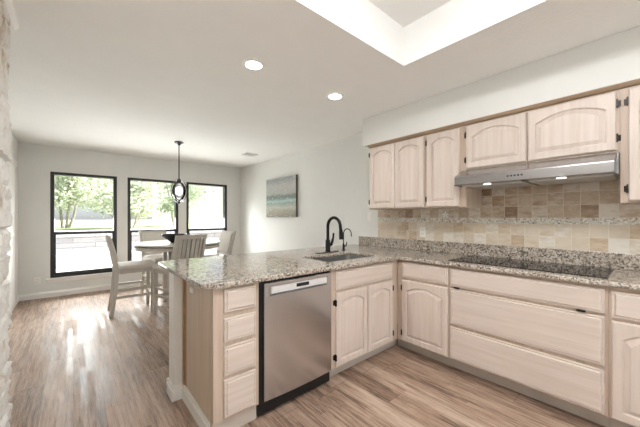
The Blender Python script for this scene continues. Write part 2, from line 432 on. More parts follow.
def baseboard(name, p, q, n, h=0.095, t=0.014):
    c = MB(); p, q, n = Vector(p), Vector(q), Vector(n)
    prof = [(0, 0), (t, 0), (t, h*0.72), (t*0.55, h*0.8), (t*0.5, h*0.93), (0.003, h), (0, h)]
    A = [p+n*u+Vector((0, 0, z)) for u, z in prof]; B = [q+n*u+Vector((0, 0, z)) for u, z in prof]
    k = len(prof); c.add(A+B, [tuple(range(k)), tuple(reversed(range(k, 2*k)))]+[(i, i+k, (i+1) % k+k, (i+1) % k) for i in range(k)])
    return struct(c, name, M['trim'])
baseboard('baseboard_back', (XL, YW, 0), (XW, YW, 0), (0, -1, 0))
baseboard('baseboard_right', (XW, 2.345, 0), (XW, YW, 0), (-1, 0, 0))
baseboard('baseboard_left', (XL, 2.46, 0), (XL, YW, 0), (1, 0, 0))
c = MB(); h = 0.105
for x0, y0, x1, y1 in ((0.585, 1.665, 0.600, 2.18), (0.520, 2.180, 0.60, 2.195), (0.520, 2.195, 0.535, 2.34), (0.520, 2.325, 2.9, 2.34)):
    c.box((x0, y0, 0), (x1, y1, h*0.74)); dx, dy = (0.005, 0) if x1-x0 < 0.02 else (0, 0.005)
    if x1-x0 < 0.02: c.box((x0+0.006, y0, h*0.74), (x1, y1, h))
    elif y0 < 2.3: c.box((x0+0.006, y0+0.006, h*0.74), (x1, y1, h))
    else: c.box((x0, y0, h*0.74), (x1, y1-0.006, h))
struct(c, 'baseboard_peninsula', M['trim'], bevel=0.002)

c = MB(); c.box((XL, 5.15, 0), (XL+0.018, 5.24, 2.12)); c.box((XL, 6.10, 0), (XL+0.018, 6.19, 2.12)); c.box((XL, 5.24, 2.03), (XL+0.018, 6.10, 2.12))  # white casing and leaf added to brighten the window-lit wall strip
d2 = struct(c, 'added_white_door', M['trim'], bevel=0.003)
MB().box((XL, 5.24, 0.01), (XL+0.008, 6.10, 2.03)).build('added_white_leaf', M['trim'], d2)

for i, (a, b) in enumerate(WINS):
    y0, y1 = YW+0.012, YW+0.149; fw = 0.048
    f = MB()
    f.box((a, y0, WZ0), (a+fw, y1, WZ1)); f.box((b-fw, y0, WZ0), (b, y1, WZ1))
    f.box((a+fw, y0, WZ1-fw*0.9), (b-fw, y1, WZ1)); f.box((a+fw, y0, WZ0), (b-fw, y1, WZ0+0.035))
    w = struct(f, 'window_%d' % (i+1), M['black'], bevel=0.002)
    s = MB(); zt = 1.035
    s.box((a+fw, y0+0.008, WZ0+0.035), (b-fw, y0+0.038, WZ0+0.078)); s.box((a+fw, y0+0.008, zt-0.03), (b-fw, y0+0.038, zt+0.012))
    s.box((a+fw, y0+0.008, WZ0+0.078), (a+fw+0.022, y0+0.038, zt-0.03)); s.box((b-fw-0.022, y0+0.008, WZ0+0.078), (b-fw, y0+0.038, zt-0.03))
    s.build('lower_sash', M['black'], w, bevel=0.002)
    s = MB(); s.box((a+fw, y0+0.042, zt-0.02), (b-fw, y1-0.006, zt+0.018)); s.build('meeting_rail', M['black'], w)
    MB().box((a+fw+0.022, y0+0.02, WZ0+0.078), (b-fw-0.022, y0+0.025, zt-0.03)).build('lower_pane', M['glass'], w)
    MB().box((a+fw, y0+0.055, zt+0.018), (b-fw, y0+0.060, WZ1-fw*0.9)).build('upper_pane', M['glass'], w)
    s = MB(); s.box((a-0.05, YW-0.045, WZ0-0.026), (b+0.05, YW+0.0, WZ0-0.002)); s.box((a-0.035, YW-0.016, WZ0-0.075), (b+0.035, YW, WZ0-0.026))
    s.build('window_sill', M['trim'], w, bevel=0.004)

# limewashed stone mass at the left edge of the view
def stone_wall():
    c = MB(); x0, ye, y0 = -0.274, 2.40, -0.4
    # irregular courses with stones
    rows = []; z = 0.0; rnd = random.Random(3)
    while z < HC:
        hgt = rnd.choice((0.10, 0.14, 0.18, 0.24)); z1 = min(HC, z+hgt)
        if HC-z1 < 0.08: z1 = HC
        cuts = [ye]; y = ye
        while y > y0: y -= rnd.uniform(0.18, 0.45); cuts.append(y)
        rows.append((z, z1, cuts, [rnd.uniform(-0.012, 0.028) for _ in cuts])); z = z1
    def depth(y, z):
        for a, b, cuts, ds in rows:
            if a <= z <= b:
                for i in range(len(cuts)-1):
                    if cuts[i+1] <= y <= cuts[i]:
                        e = min(z-a if a > 0 else 1, b-z if b < HC else 1, cuts[i]-y if i else 1, y-cuts[i+1])
                        e += 0.008*noise.noise((y*9, z*9, 1.0))
                        k = max(0.0, min(1.0, e/0.016)); k = k*k*(3-2*k)
                        return -0.022+k*(0.022+ds[i]*0.35)+0.009*noise.noise((y*14, z*14, 3.3))+0.010*noise.noise((y*33, z*33, 7))
        return 0
    # face X (towards the kitchen) and end face Y
    def sheet(P, nu, nv):
        vs = [P(i/nu, j/nv) for i in range(nu+1) for j in range(nv+1)]
        c.add(vs, [(i*(nv+1)+j, (i+1)*(nv+1)+j, (i+1)*(nv+1)+j+1, i*(nv+1)+j+1) for i in range(nu) for j in range(nv)])
    nv = 170
    def edge(z): return depth(ye-0.06, z)
    sheet(lambda u, v: (x0+depth(y0+(ye-y0)*u, v*HC), y0+(ye-y0)*u+(0.5*edge(v*HC)*max(0, (u-0.97)/0.03)), v*HC), 190, nv)
    sheet(lambda u, v: (x0+depth(ye, v*HC)-(x0-XL)*u, ye+0.5*edge(v*HC)*(1 if u == 0 else 1)+0.3*depth(ye-0.3*u-0.05, v*HC)*(u > 0), v*HC), 24, nv)
    o = struct(c, 'wall_stone', M['stone'], smooth=True)
    return o
stone_wall()
struct(MB().prism([(-0.36, HC), (-0.245, HC), (-0.245, HC-0.03), (-0.262, HC-0.05), (-0.36, HC-0.05)], 1, -0.4, 2.485), 'trim_1', M['trim'])

# ------------------------------------------------------------------ outside
struct(MB().box((-14, YW+0.2, -0.25), (18, 9.6, -0.12)), 'ground', M['concrete'])
struct(MB().box((-14, 9.9, 0.3), (18, 60, 0.93)), 'ground_upper', M['grass'])
c = MB()
c.box((-14, 9.6, -0.2), (18, 10.0, 0.80)); c.box((-14, 9.55, 0.80), (18, 10.1, 0.95))
w = struct(c, 'trim_retaining_wall', M['block'])
step = MB(); step.box((-14, 8.6, -0.13), (18, 9.02, 0.10)); step.box((-14, 9.0, -0.13), (18, 9.6, 0.38))
struct(step, 'trim_garden_steps', M['block'])
fen = thing('board_fence', 'white vertical board fence in the garden behind the rightmost window', 'fence', (9, 19, 0.93))
b = MB(); x = 3.5
while x < 17:
    b.box((x, 19, 0.93), (x+0.175, 19.03, 3.3)); x += 0.205
b.build('boards', M['fence'], fen)
MB().box((3.5, 19.03, 1.2), (17, 19.08, 1.3)).box((3.5, 19.03, 2.7), (17, 19.08, 2.8)).build('rail', M['fence'], fen)

def tree(x, y, h, cr, nl, mat, label, seed, stems=3, z0=0.93):
    r = random.Random(seed)
    t = thing('garden_tree', label, 'tree', (x, y, z0), 'garden trees behind the windows')
    tr = MB(); tips = []
    for k in range(stems):
        a = 2*PI*k/stems+r.random(); lean = r.uniform(0.15, 0.4)
        pts = [Vector((x+0.08*math.cos(a), y+0.08*math.sin(a), z0-0.05))]; d = Vector((lean*math.cos(a), lean*math.sin(a), 1))
        n = 6
        for i in range(n):
            d += Vector((r.uniform(-.2, .2), r.uniform(-.2, .2), 0)); pts.append(pts[-1]+d.normalized()*h*0.75/n)
        tr.tube(pts, [0.05*(1-0.8*i/n) for i in range(n+1)], 7); tips += pts[3:]
        for q in range(5):
            b0 = pts[r.randint(2, n-1)]; a2 = r.uniform(0, 2*PI); L = r.uniform(0.5, 1.2)*cr*0.7
            e = b0+Vector((math.cos(a2)*L, math.sin(a2)*L, r.uniform(0.0, 0.5)*L)); m = (b0+e)/2+Vector((0, 0, 0.1))
            tr.tube([b0, m, e], [0.03, 0.02, 0.008], 5); tips += [m, e, (m+e)/2]
    tr.build('trunk', M['bark'], t, smooth=True)
    lf = MB()
    for i in range(nl):
        c0 = r.choice(tips); p = c0+Vector((r.gauss(0, .36), r.gauss(0, .36), r.gauss(0, .26)))*cr*0.55
        s = r.uniform(0.05, 0.10)
        u = Vector((r.gauss(0, 1), r.gauss(0, 1), r.gauss(0, 0.6))).normalized(); v = u.cross(Vector((r.gauss(0, 1), r.gauss(0, 1), r.gauss(0, 1)))).normalized()
        lf.add([p-u*s, p-v*s*0.45, p+u*s, p+v*s*0.45], [(0, 1, 2, 3)])
    lf.build('foliage', mat, t)
tree(1.45, 11.3, 3.0, 1.15, 3600, M['leaf_a'], 'multi-stemmed pale green tree filling the middle window', 11, 4)
tree(-0.2, 13.8, 3.6, 1.25, 4200, M['leaf_a'], 'pale leafy tree at the right of the left window', 12)
tree(-2.0, 11.6, 3.4, 1.2, 3200, M['leaf_b'], 'greyer green tree at the upper left of the left window', 13)
tree(3.4, 13.4, 3.4, 1.25, 2200, M['leaf_b'], 'tree at the left of the rightmost window', 14)
tree(1.7, 17.0, 4.2, 1.2, 3600, M['leaf_a'], 'tall pale tree far back between the left and middle windows', 15)
tree(-4.2, 19.0, 5.5, 2.1, 3600, M['leaf_b'], 'tall tree far back beyond the left window', 16)

# ------------------------------------------------------------------ cabinet parts
Z3 = Vector((0, 0, 1))
class Face:
    """a cabinet front: a runs to the viewer's right, n towards the viewer"""
    def __init__(s, O, a, n, drawer_mat): s.O, s.a, s.n, s.dm = Vector(O), Vector(a), Vector(n), drawer_mat
    def p(s, a, z, n): return s.O+s.a*a+Z3*z+s.n*n
    def box(s, mb, a0, a1, z0, z1, n0, n1): return mb.box(s.p(a0, z0, n0), s.p(a1, z1, n1))
PEN = Face((0, 1.624, 0), (1, 0, 0), (0, -1, 0), M['cab_x'])
RUN = Face((2.395, 0, 0), (0, -1, 0), (-1, 0, 0), M['cab_y'])
UPP = Face((2.632, 0, 0), (0, -1, 0), (-1, 0, 0), M['cab_y'])
ENDF = Face((2.632, 0, 0), (0, -1, 0), (-1, 0, 0), M['cab_y'])
T = 0.021

def arch_loop(F, a0, a1, z0, zs, sag, n, K=14):
    """rect with an arched top; zs is the height at the sides, sag the rise in the middle"""
    L = [F.p(a0, z0, n), F.p(a1, z0, n)]
    for i in range(K+1):
        u = i/K; x = a1+(a0-a1)*u
        L.append(F.p(x, zs+sag*(1-(2*u-1)**2), n))
    return L
def door_mesh(F, a0, a1, z0, z1, sag=0.05, st=0.045, rail=0.048):
    mb = MB()
    ls = [arch_loop(F, a0, a1, z0, z1, 0, 0.001), arch_loop(F, a0, a1, z0, z1, 0, T-0.006),
          arch_loop(F, a0+0.006, a1-0.006, z0+0.006, z1-0.006, 0, T)]
    zs = z1-rail-sag
    def inner(d, n): return arch_loop(F, a0+st+d, a1-st-d, z0+rail+d, zs-d, sag, n)
    ls += [inner(0, T), inner(0.003, T-0.012), inner(0.009, T-0.013), inner(0.030, T-0.003), inner(0.033, T-0.001)]
    return mb.loops(ls)
def drawer_mesh(F, a0, a1, z0, z1):
    mb = MB()
    def R(d, n): return [F.p(a0+d, z0+d, n), F.p(a1-d, z0+d, n), F.p(a1-d, z1-d, n), F.p(a0+d, z1-d, n)]
    return mb.loops([R(0, 0.001), R(0, T-0.010), R(0.004, T-0.006), R(0.011, T-0.007), R(0.013, T-0.009), R(0.017, T-0.002), R(0.020, T)])
def hinge(F, a, z, parent, side):
    """exposed butt hinge on the stile beside the door; side -1 left, +1 right"""
    h = MB(); s = side
    F.box(h, a-0.004, a+0.004, z-0.022, z+0.022, 0.002, T+0.004)
    F.box(h, a+s*0.004, a+s*0.016, z-0.019, z+0.019, 0.0, 0.004)
    c0 = F.p(a, z-0.027, T*0.7); c1 = F.p(a, z+0.027, T*0.7); h.tube([c0, c1], 0.0045, 8)
    return h.build('hinge', M['hinge'], parent)
def cabinet(F, name, label, a0, a1, z0, z1, depth, fronts, bars, group, toe=None, cat='cabinet', sides=(True, True), loc=None, bottom=True):
    root = thing(name, label, cat, tuple(F.p((a0+a1)/2, 0 if toe else z0, -depth/2)), group)
    fr = MB()
    for (p0, p1, q0, q1) in bars: F.box(fr, p0, p1, q0, q1, -0.02, 0)
    fr.build('face_frame', M['frame'], root, bevel=0.0015)
    b = MB()
    if sides[0]: F.box(b, a0, a0+0.016, z0, z1, -depth, -0.02)
    if sides[1]: F.box(b, a1-0.016, a1, z0, z1, -depth, -0.02)
    F.box(b, a0+0.016, a1-0.016, z0, z0+0.016, -depth, -0.02)
    F.box(b, a0+0.016, a1-0.016, z0+0.016, z1, -depth, -depth+0.008)
    if not toe: F.box(b, a0+0.016, a1-0.016, z1-0.016, z1, -depth+0.008, -0.02)
    b.build('carcass', M['carcass'] if toe else M['panel'], root)  # upper sides get the darker panel colour, painting in shade by the hood
    if toe:
        k = MB(); F.box(k, toe[0], toe[1], 0, z0, -toe[2]-0.016, -toe[2]); k.build('toe_kick', M['toe'], root)
    for f in fronts:
        kind, p0, p1, q0, q1 = f[:5]
        if kind == 'drawer':
            d = drawer_mesh(F, p0, p1, q0, q1).build('drawer_front', F.dm, root)
            for px in (f[5] if len(f) > 5 else ()):
                m = MB(); F.box(m, px-0.022, px+0.022, q0-0.008, q0+0.001, 0.004, T+0.006); F.box(m, px-0.014, px+0.014, q0-0.014, q0-0.008, 0.002, 0.012)
                m.build('finger_pull', M['hinge'], d, bevel=0.002)
        else:
            d = door_mesh(F, p0, p1, q0, q1, f[6], f[7] if len(f) > 7 else 0.045).build('door', M['cab_v'], root)
            s = f[5]
            if s:
                a = p0-0.004 if s < 0 else p1+0.004
                for z in (q0+0.075, q1-0.075): hinge(F, a, z, d, s)
    return root

Z0, ZT = 0.105, 0.883
# drawer stack at the end of the peninsula
P = PEN
cab = cabinet(P, 'drawer_cabinet', 'narrow four-drawer cabinet at the peninsula end, left of the dishwasher', 0.601, 0.888, Z0, ZT, 0.565,
    [('drawer', 0.660, 0.861, 0.732, 0.868), ('drawer', 0.660, 0.861, 0.561, 0.700), ('drawer', 0.660, 0.861, 0.366, 0.535), ('drawer', 0.660, 0.861, 0.125, 0.343)],
    [(0.601, 0.660, Z0, ZT), (0.855, 0.888, Z0, ZT), (0.660, 0.855, Z0, 0.135), (0.660, 0.855, 0.335, 0.372), (0.660, 0.855, 0.53, 0.566), (0.660, 0.855, 0.695, 0.738), (0.660, 0.855, 0.862, ZT)],
    'base cabinets', toe=(0.601, 0.888, 0.03), sides=(False, True))
MB().box((0.600, 1.644, 0.0), (0.617, 2.125, ZT)).build('end_panel', M['panel'], cab)
o = MB().box((0.598, 2.125, 0.0), (0.617, 2.150, ZT)).box((0.592, 2.152, 0.0), (0.606, 2.193, ZT)).build('scribe_strip', M['wood_tan'], cab, bevel=0.002); o['label'] = 'darker tan wooden edge strip'
# sink base
cabinet(P, 'sink_cabinet', 'two-door sink cabinet with arched panels, right of the dishwasher', 1.512, 2.395, Z0, ZT, 0.565,
    [('drawer', 1.552, 2.292, 0.714, 0.868), ('door', 1.552, 1.924, 0.118, 0.694, -1, 0.045), ('door', 1.934, 2.292, 0.118, 0.694, 1, 0.045)],
    [(1.512, 1.560, Z0, ZT), (2.285, 2.395, Z0, ZT), (1.915, 1.942, 0.13, 0.69), (1.56, 2.285, Z0, 0.13), (1.56, 2.285, 0.69, 0.722), (1.56, 2.285, 0.86, ZT)],
    'base cabinets', toe=(1.512, 2.49, 0.075))
# cooktop run
R = RUN
cabinet(R, 'corner_cabinet', 'single-door base cabinet beside the inner corner, left of the wide drawers', -1.622, -1.114, Z0, ZT, 0.59,
    [('drawer', -1.563, -1.125, 0.716, 0.868), ('door', -1.563, -1.125, 0.115, 0.694, -1, 0.05)],
    [(-1.622, -1.556, Z0, ZT), (-1.132, -1.114, Z0, ZT), (-1.556, -1.132, Z0, 0.13), (-1.556, -1.132, 0.69, 0.722), (-1.556, -1.132, 0.86, ZT)],
    'base cabinets', toe=(-1.68, -1.114, 0.085))
cabinet(R, 'cooktop_cabinet', 'wide base cabinet with three long drawers under the cooktop', -1.113, -0.172, Z0, ZT, 0.59,
    [('drawer', -1.105, -0.187, 0.714, 0.862, (-1.05, -0.29)), ('drawer', -1.105, -0.187, 0.402, 0.695), ('drawer', -1.105, -0.187, 0.115, 0.377)],
    [(-1.113, -1.098, Z0, ZT), (-0.194, -0.172, Z0, ZT), (-1.098, -0.194, Z0, 0.125), (-1.098, -0.194, 0.37, 0.41), (-1.098, -0.194, 0.69, 0.722), (-1.098, -0.194, 0.855, ZT)],
    'base cabinets', toe=(-1.113, -0.172, 0.085))
cabinet(R, 'door_cabinet', 'base cabinet cut by the right edge of the photo, right of the wide drawers', -0.171, 0.52, Z0, ZT, 0.59,
    [('drawer', -0.158, 0.50, 0.702, 0.855), ('door', -0.158, 0.165, 0.115, 0.683, 0, 0.05), ('door', 0.175, 0.50, 0.115, 0.683, 0, 0.05)],
    [(-0.171, -0.150, Z0, ZT), (0.49, 0.52, Z0, ZT), (-0.15, 0.49, Z0, 0.125), (-0.15, 0.49, 0.678, 0.71), (-0.15, 0.49, 0.85, ZT), (0.155, 0.185, 0.125, 0.678)],
    'base cabinets', toe=(-0.171, 0.52, 0.085))

# upper cabinets
U = UPP; UZ0, UZ1 = 1.378, 2.100
def upper(label, a0, a1, z0, fronts, bars, name='wall_cabinet'):
    root = cabinet(U, name, label, a0, a1, z0, UZ1+0.027, 0.355, fronts, bars, 'upper cabinets')
    m = MB(); m.prism([(2.632, 2.100), (2.612, 2.104), (2.600, 2.122), (2.600, 2.128), (2.632, 2.128)], 1, -a0, -a1)
    m.build('cornice', M['cornice'], root); return root
upper('two-door upper cabinet at the left end, beside the painting wall', -2.170, -1.462, UZ0,
    [('door', -2.152, -1.812, 1.390, 2.085, -1, 0.045), ('door', -1.806, -1.474, 1.388, 2.085, 0, 0.045)],
    [(-2.170, -2.145, UZ0, 2.127), (-1.482, -1.462, UZ0, 2.127), (-2.145, -1.482, UZ0, 1.40), (-2.145, -1.482, 2.075, 2.127), (-1.82, -1.80, 1.40, 2.075)])
upper('single-door upper cabinet just left of the range hood', -1.461, -1.078, UZ0,
    [('door', -1.443, -1.130, 1.388, 2.085, -1, 0.045)],
    [(-1.461, -1.436, UZ0, 2.127), (-1.138, -1.078, UZ0, 2.127), (-1.436, -1.138, UZ0, 1.40), (-1.436, -1.138, 2.075, 2.127)])
upper('short wide two-door upper cabinet above the range hood', -1.077, -0.137, 1.700,
    [('door', -1.098+0.026, -0.632, 1.714, 2.085, -1, 0.055, 0.045), ('door', -0.618, -0.152, 1.716, 2.085, 1, 0.055, 0.045)],
    [(-1.077, -1.065, 1.70, 2.127), (-0.160, -0.137, 1.70, 2.127), (-1.065, -0.16, 1.70, 1.725), (-1.065, -0.16, 2.075, 2.127), (-0.64, -0.61, 1.725, 2.075)])
upper('tall upper cabinet cut by the right edge of the photo, right of the hood', -0.136, 0.52, UZ0,
    [('door', -0.100, 0.20, 1.390, 2.085, -1, 0.045), ('door', 0.21, 0.505, 1.39, 2.085, 1, 0.045)],
    [(-0.136, -0.092, UZ0, 2.127), (0.495, 0.52, UZ0, 2.127), (-0.092, 0.495, UZ0, 1.40), (-0.092, 0.495, 2.075, 2.127), (0.19, 0.22, 1.40, 2.075)])

# ------------------------------------------------------------------ worktop
def arc_corner(pts, r, K=6):
    """round the polygon corners with radii r[i]"""
    out = []; n = len(pts)
    for i in range(n):
        p = Vector(pts[i]); a = Vector(pts[i-1]); b = Vector(pts[(i+1) % n]); R = r[i]
        if R <= 0: out.append(tuple(p)); continue
        u = (a-p).normalized(); v = (b-p).normalized()
        s, e = p+u*R, p+v*R; cc = p+u*R+v*R
        for k in range(K+1):
            t = k/K*PI/2; out.append(tuple(cc-v*R*math.cos(t)-u*R*math.sin(t)))
    return out
outer = arc_corner([(0.535, 1.586), (2.357, 1.586), (2.357, -0.54), (2.990, -0.54), (2.990, 2.75), (0.535, 2.75)], [0.11, 0.012, 0, 0, 0, 0.08])
hole = arc_corner([(1.620, 1.765), (1.620, 2.165), (2.275, 2.165), (2.275, 1.765)], [0.03]*4)
cu = bpy.data.curves.new('worktop_outline', 'CURVE'); cu.dimensions = '2D'; cu.fill_mode = 'BOTH'
for poly in (outer, hole):
    sp = cu.splines.new('POLY'); sp.points.add(len(poly)-1); sp.use_cyclic_u = True
    for q, (x, y) in zip(sp.points, poly): q.co = (x, y, 0, 1)
cu.extrude = 0.010; cu.bevel_depth = 0.005; cu.bevel_resolution = 2; cu.offset = -0.005
tmp = bpy.data.objects.new('tmp', cu); COL.objects.link(tmp); bpy.context.view_layer.update()
me = bpy.data.meshes.new_from_object(tmp.evaluated_get(bpy.context.evaluated_depsgraph_get()))
bpy.data.objects.remove(tmp); bpy.data.curves.remove(cu)
me.name = 'worktop'; me.materials.clear(); me.materials.append(M['granite'])
wt = bpy.data.objects.new('worktop', me); COL.objects.link(wt); wt.location = (0, 0, 0.899)
tag(wt, 'L-shaped speckled beige granite worktop over the base cabinets and peninsula', 'worktop')

sp = MB(); sp.box((2.968, -0.54, 0.9145), (2.994, 2.635, 1.030))
tag(sp.build('granite_upstand', M['granite'], bevel=0.003), 'low granite upstand strip along the wall at the back of the worktop', 'upstand')

tb = thing('tile_backsplash', 'beige and brown stone tile backsplash with mosaic strip, behind the cooktop', 'tiles', (2.99, 0.9, 1.03))
TY0, TY1 = -0.54, 2.318
MB().box((2.984, TY0, 1.0305), (2.994, TY1, 1.234)).build('lower_tiles', M['tiles_low'], tb, origin=(2.99, 0.005, 1.028))
MB().box((2.982, TY0, 1.234), (2.994, TY1, 1.282)).build('mosaic_strip', M['mosaic'], tb)
MB().box((2.984, TY0, 1.282), (2.994, TY1, 1.377)).box((2.984, 0.138, 1.377), (2.994, 1.077, 1.699)).build('upper_tiles', M['tiles_up'], tb, origin=(2.99, 0.055, 1.281))

# ------------------------------------------------------------------ cooktop
ck = thing('cooktop', 'flat black glass electric cooktop set in the granite worktop', 'cooktop', (2.70, 0.665, 0.915))
CX0, CX1, CY0, CY1 = 2.455, 2.945, 0.180, 1.155
MB().box((CX0, CY0, 0.9145), (CX1, CY1, 0.920)).build('glass_surface', M['glass_black'], ck, bevel=0.002)
for x, y, r in ((2.58, 0.95, 0.085), (2.82, 0.97, 0.105), (2.70, 0.665, 0.12), (2.58, 0.38, 0.105), (2.82, 0.38, 0.085)):
    m = MB()
    for rr in (r, r*0.6):
        n = 48; vs = []
        for k in range(n):
            a = 2*PI*k/n; vs += [(x+rr*math.cos(a), y+rr*math.sin(a), 0.9202), (x+(rr-0.004)*math.cos(a), y+(rr-0.004)*math.sin(a), 0.9202)]
        m.add(vs, [(2*k, 2*k+1, (2*k+3) % (2*n), (2*k+2) % (2*n)) for k in range(n)])
    m.build('burner_ring', M['burner'], ck)
for k in range(5): MB().lathe([(0.010, 0.0), (0.010, 0.0004), (0.0085, 0.0005)], (2.475, 0.545+0.06*k, 0.92), 16).build('touch_control', M['burner'], ck)

# ------------------------------------------------------------------ range hood
hd = thing('range_hood', 'stainless steel range hood under the short upper cabinet', 'hood', (2.73, 0.62, 1.555))
HY0, HY1 = 0.150, 1.105
m = MB()
m.add([], [])
prof = [(2.990, 1.699), (2.604, 1.699), (2.600, 1.694), (2.468, 1.634), (2.462, 1.628), (2.462, 1.560), (2.475, 1.556), (2.500, 1.556), (2.502, 1.575), (2.990, 1.600)]
# only the part in front of the neighbouring cabinets is wider than the gap
m.prism([(2.608, 1.699), (2.603, 1.697), (2.468, 1.634), (2.462, 1.627), (2.462, 1.560), (2.466, 1.558), (2.608, 1.560)], 1, HY0, HY1)
m.prism([(2.608, 1.699), (2.983, 1.699), (2.983, 1.560), (2.608, 1.560)], 1, 0.139, 1.076)
m.build('canopy', M['steel_y'], hd, bevel=0.003)
for y in (HY0, HY1):
    MB().prism([(2.604, 1.69), (2.470, 1.628), (2.466, 1.556), (2.608, 1.556), (2.608, 1.69)], 1, y-0.002, y+0.002).build('end_cap', M['dark_chrome'], hd)
for y0, y1 in ((0.165, 0.605), (0.640, 1.068)):
    m = MB().box((2.585, y0, 1.553), (2.96, y1, 1.5595))
    m.build('grease_filter', M['filter'], hd)
MB().box((2.503, 0.608, 1.554), (2.97, 0.637, 1.5595)).build('filter_divider', M['dark_chrome'], hd)
for y in (0.41, 0.873):
    m = MB().lathe([(0.032, 0.0), (0.034, 0.001), (0.034, 0.003)], (2.535, y, 1.5565), 24); lt = m.build('lamp_trim', M['chrome'], hd)
    MB().lathe([(0.026, 0.0), (0.026, 0.001)], (2.535, y, 1.5552), 24).build('lamp_lens', M['hood_lamp'], lt)
for k in range(5): MB().box((2.4605, 0.615+0.022*k, 1.590), (2.463, 0.627+0.022*k, 1.602)).build('control_button', M['dark_chrome'], hd)
for y in (0.41, 0.873):
    d = bpy.data.lights.new('hood_spot', 'SPOT'); d.energy = 1.5; d.spot_size = 2.0; d.spot_blend = 0.8; d.shadow_soft_size = 0.03; d.color = (1, 0.9, 0.78)
    o = bpy.data.objects.new('hood_spot', d); COL.objects.link(o); o.location = (2.535, y, 1.54)

# ------------------------------------------------------------------ dishwasher
dw = thing('dishwasher', 'stainless steel dishwasher in the peninsula between the drawers and the sink cabinet', 'dishwasher', (1.2, 1.9, 0))
DX0, DX1 = 0.918, 1.497
MB().box((0.890, 1.640, 0.02), (1.510, 2.185, 0.880)).build('tub', M['black_plastic'], dw)
m = MB()   # door skin, slightly bowed outward in the middle
n = 16; top, bot = 0.868, 0.112
def bow(u): return 0.010*(1-(2*u-1)**2)
secs = []
for u in [i/n for i in range(n+1)]:
    x = DX0+(DX1-DX0)*u; y = 1.606-bow(u)
    secs.append([(x, 1.640, bot), (x, y+0.004, bot), (x, y, bot+0.004), (x, y, 0.780), (x, y+0.020, 0.790), (x, y+0.020, 0.838), (x, y, 0.842), (x, y, top-0.004), (x, y+0.004, top), (x, 1.640, top)]
                if 0.08 < u < 0.92 else
                [(x, 1.640, bot), (x, y+0.004, bot), (x, y, bot+0.004), (x, y, 0.780), (x, y, 0.790), (x, y, 0.838), (x, y, 0.842), (x, y, top-0.004), (x, y+0.004, top), (x, 1.640, top)])
m.loops(secs)
m.build('door_skin', M['steel_v'], dw, smooth=True)
m = MB().box((0.968, 1.5995, 0.793), (1.447, 1.622, 0.838)); o = m.build('handle_pocket', M['bright_steel'], dw, bevel=0.003); o['label'] = 'bright strip of the recessed handle'
MB().box((1.165, 1.597, 0.808), (1.275, 1.602, 0.832)).build('display', M['black_plastic'], dw, bevel=0.004)
MB().box((0.900, 1.69, 0.0), (1.50, 1.70, 0.10)).build('toe_panel', M['black_plastic'], dw)

# ------------------------------------------------------------------ sink and taps
sk = thing('kitchen_sink', 'undermount steel sink basin let into the granite peninsula', 'sink', (1.95, 1.965, 0.70))
m = MB(); i = arc_corner([(1.624, 1.769), (2.271, 1.769), (2.271, 2.161), (1.624, 2.161)], [0.04]*4)
def L(d, z):
    cx, cy = 1.9475, 1.965
    return [(cx+(x-cx)*(1-d/0.32), cy+(y-cy)*(1-d/0.2), z) for x, y in i]
m.loops([L(-0.008, 0.882), L(-0.004, 0.72), L(0.006, 0.690), L(0.02, 0.684), L(0.022, 0.688), L(0.012, 0.694), L(0.004, 0.722), L(0, 0.8835)], cap=False)
m.f = m.f[:-1] if False else m.f
o = MB(); 
k = len(i); n_l = 8
m2 = MB(); m2.add([v for v in m.v], [f for f in m.f if len(f) == 4])
m2.add([Vector(p) for p in L(0.021, 0.688)], [tuple(range(k))])
m2.build('basin', M['sink_steel'], sk, smooth=True)
MB().lathe([(0.04, 0.0), (0.04, 0.003), (0.02, 0.003), (0.016, 0.001)], (2.05, 1.97, 0.6885), 24).build('drain', M['chrome'], sk, smooth=True)

fa = thing('gooseneck_faucet', 'tall black gooseneck faucet behind the sink', 'faucet', (2.07, 2.275, 0.914))
m = MB().prism(arc_corner([(1.905, 2.245), (2.225, 2.245), (2.225, 2.305), (1.905, 2.305)], [0.028]*4), 2, 0.9142, 0.921)
m.build('deck_plate', M['bronze'], fa, bevel=0.002)
bx, by = 2.07, 2.275
MB().lathe([(0.030, 0.921-0.914), (0.030, 0.012), (0.027, 0.02), (0.026, 0.12), (0.022, 0.135), (0.017, 0.14)], (bx, by, 0.914), 24).build('body', M['bronze'], fa, smooth=True)
pts = [(bx, by, 1.05), (bx, by, 1.19)]
for k in range(1, 13):
    a = PI*k/12; pts.append((bx, by-0.095+0.095*math.cos(a), 1.19+0.095*math.sin(a)))
pts.append((bx, by-0.196, 1.15))
MB().tube(pts, 0.0165, 14).build('neck', M['bronze'], fa, smooth=True)
MB().tube([(bx, by-0.195, 1.165), (bx, by-0.198, 1.14), (bx, by-0.201, 1.10), (bx, by-0.203, 1.07), (bx, by-0.204, 1.062)], [0.0175, 0.021, 0.023, 0.024, 0.019], 14).build('spray_head', M['bronze'], fa, smooth=True)
MB().tube([(bx+0.015, by, 0.985), (bx+0.05, by, 0.995), (bx+0.062, by-0.005, 1.03), (bx+0.066, by-0.015, 1.075), (bx+0.064, by-0.02, 1.12)], [0.015, 0.017, 0.014, 0.010, 0.011], 12).build('lever', M['bronze'], fa, smooth=True)

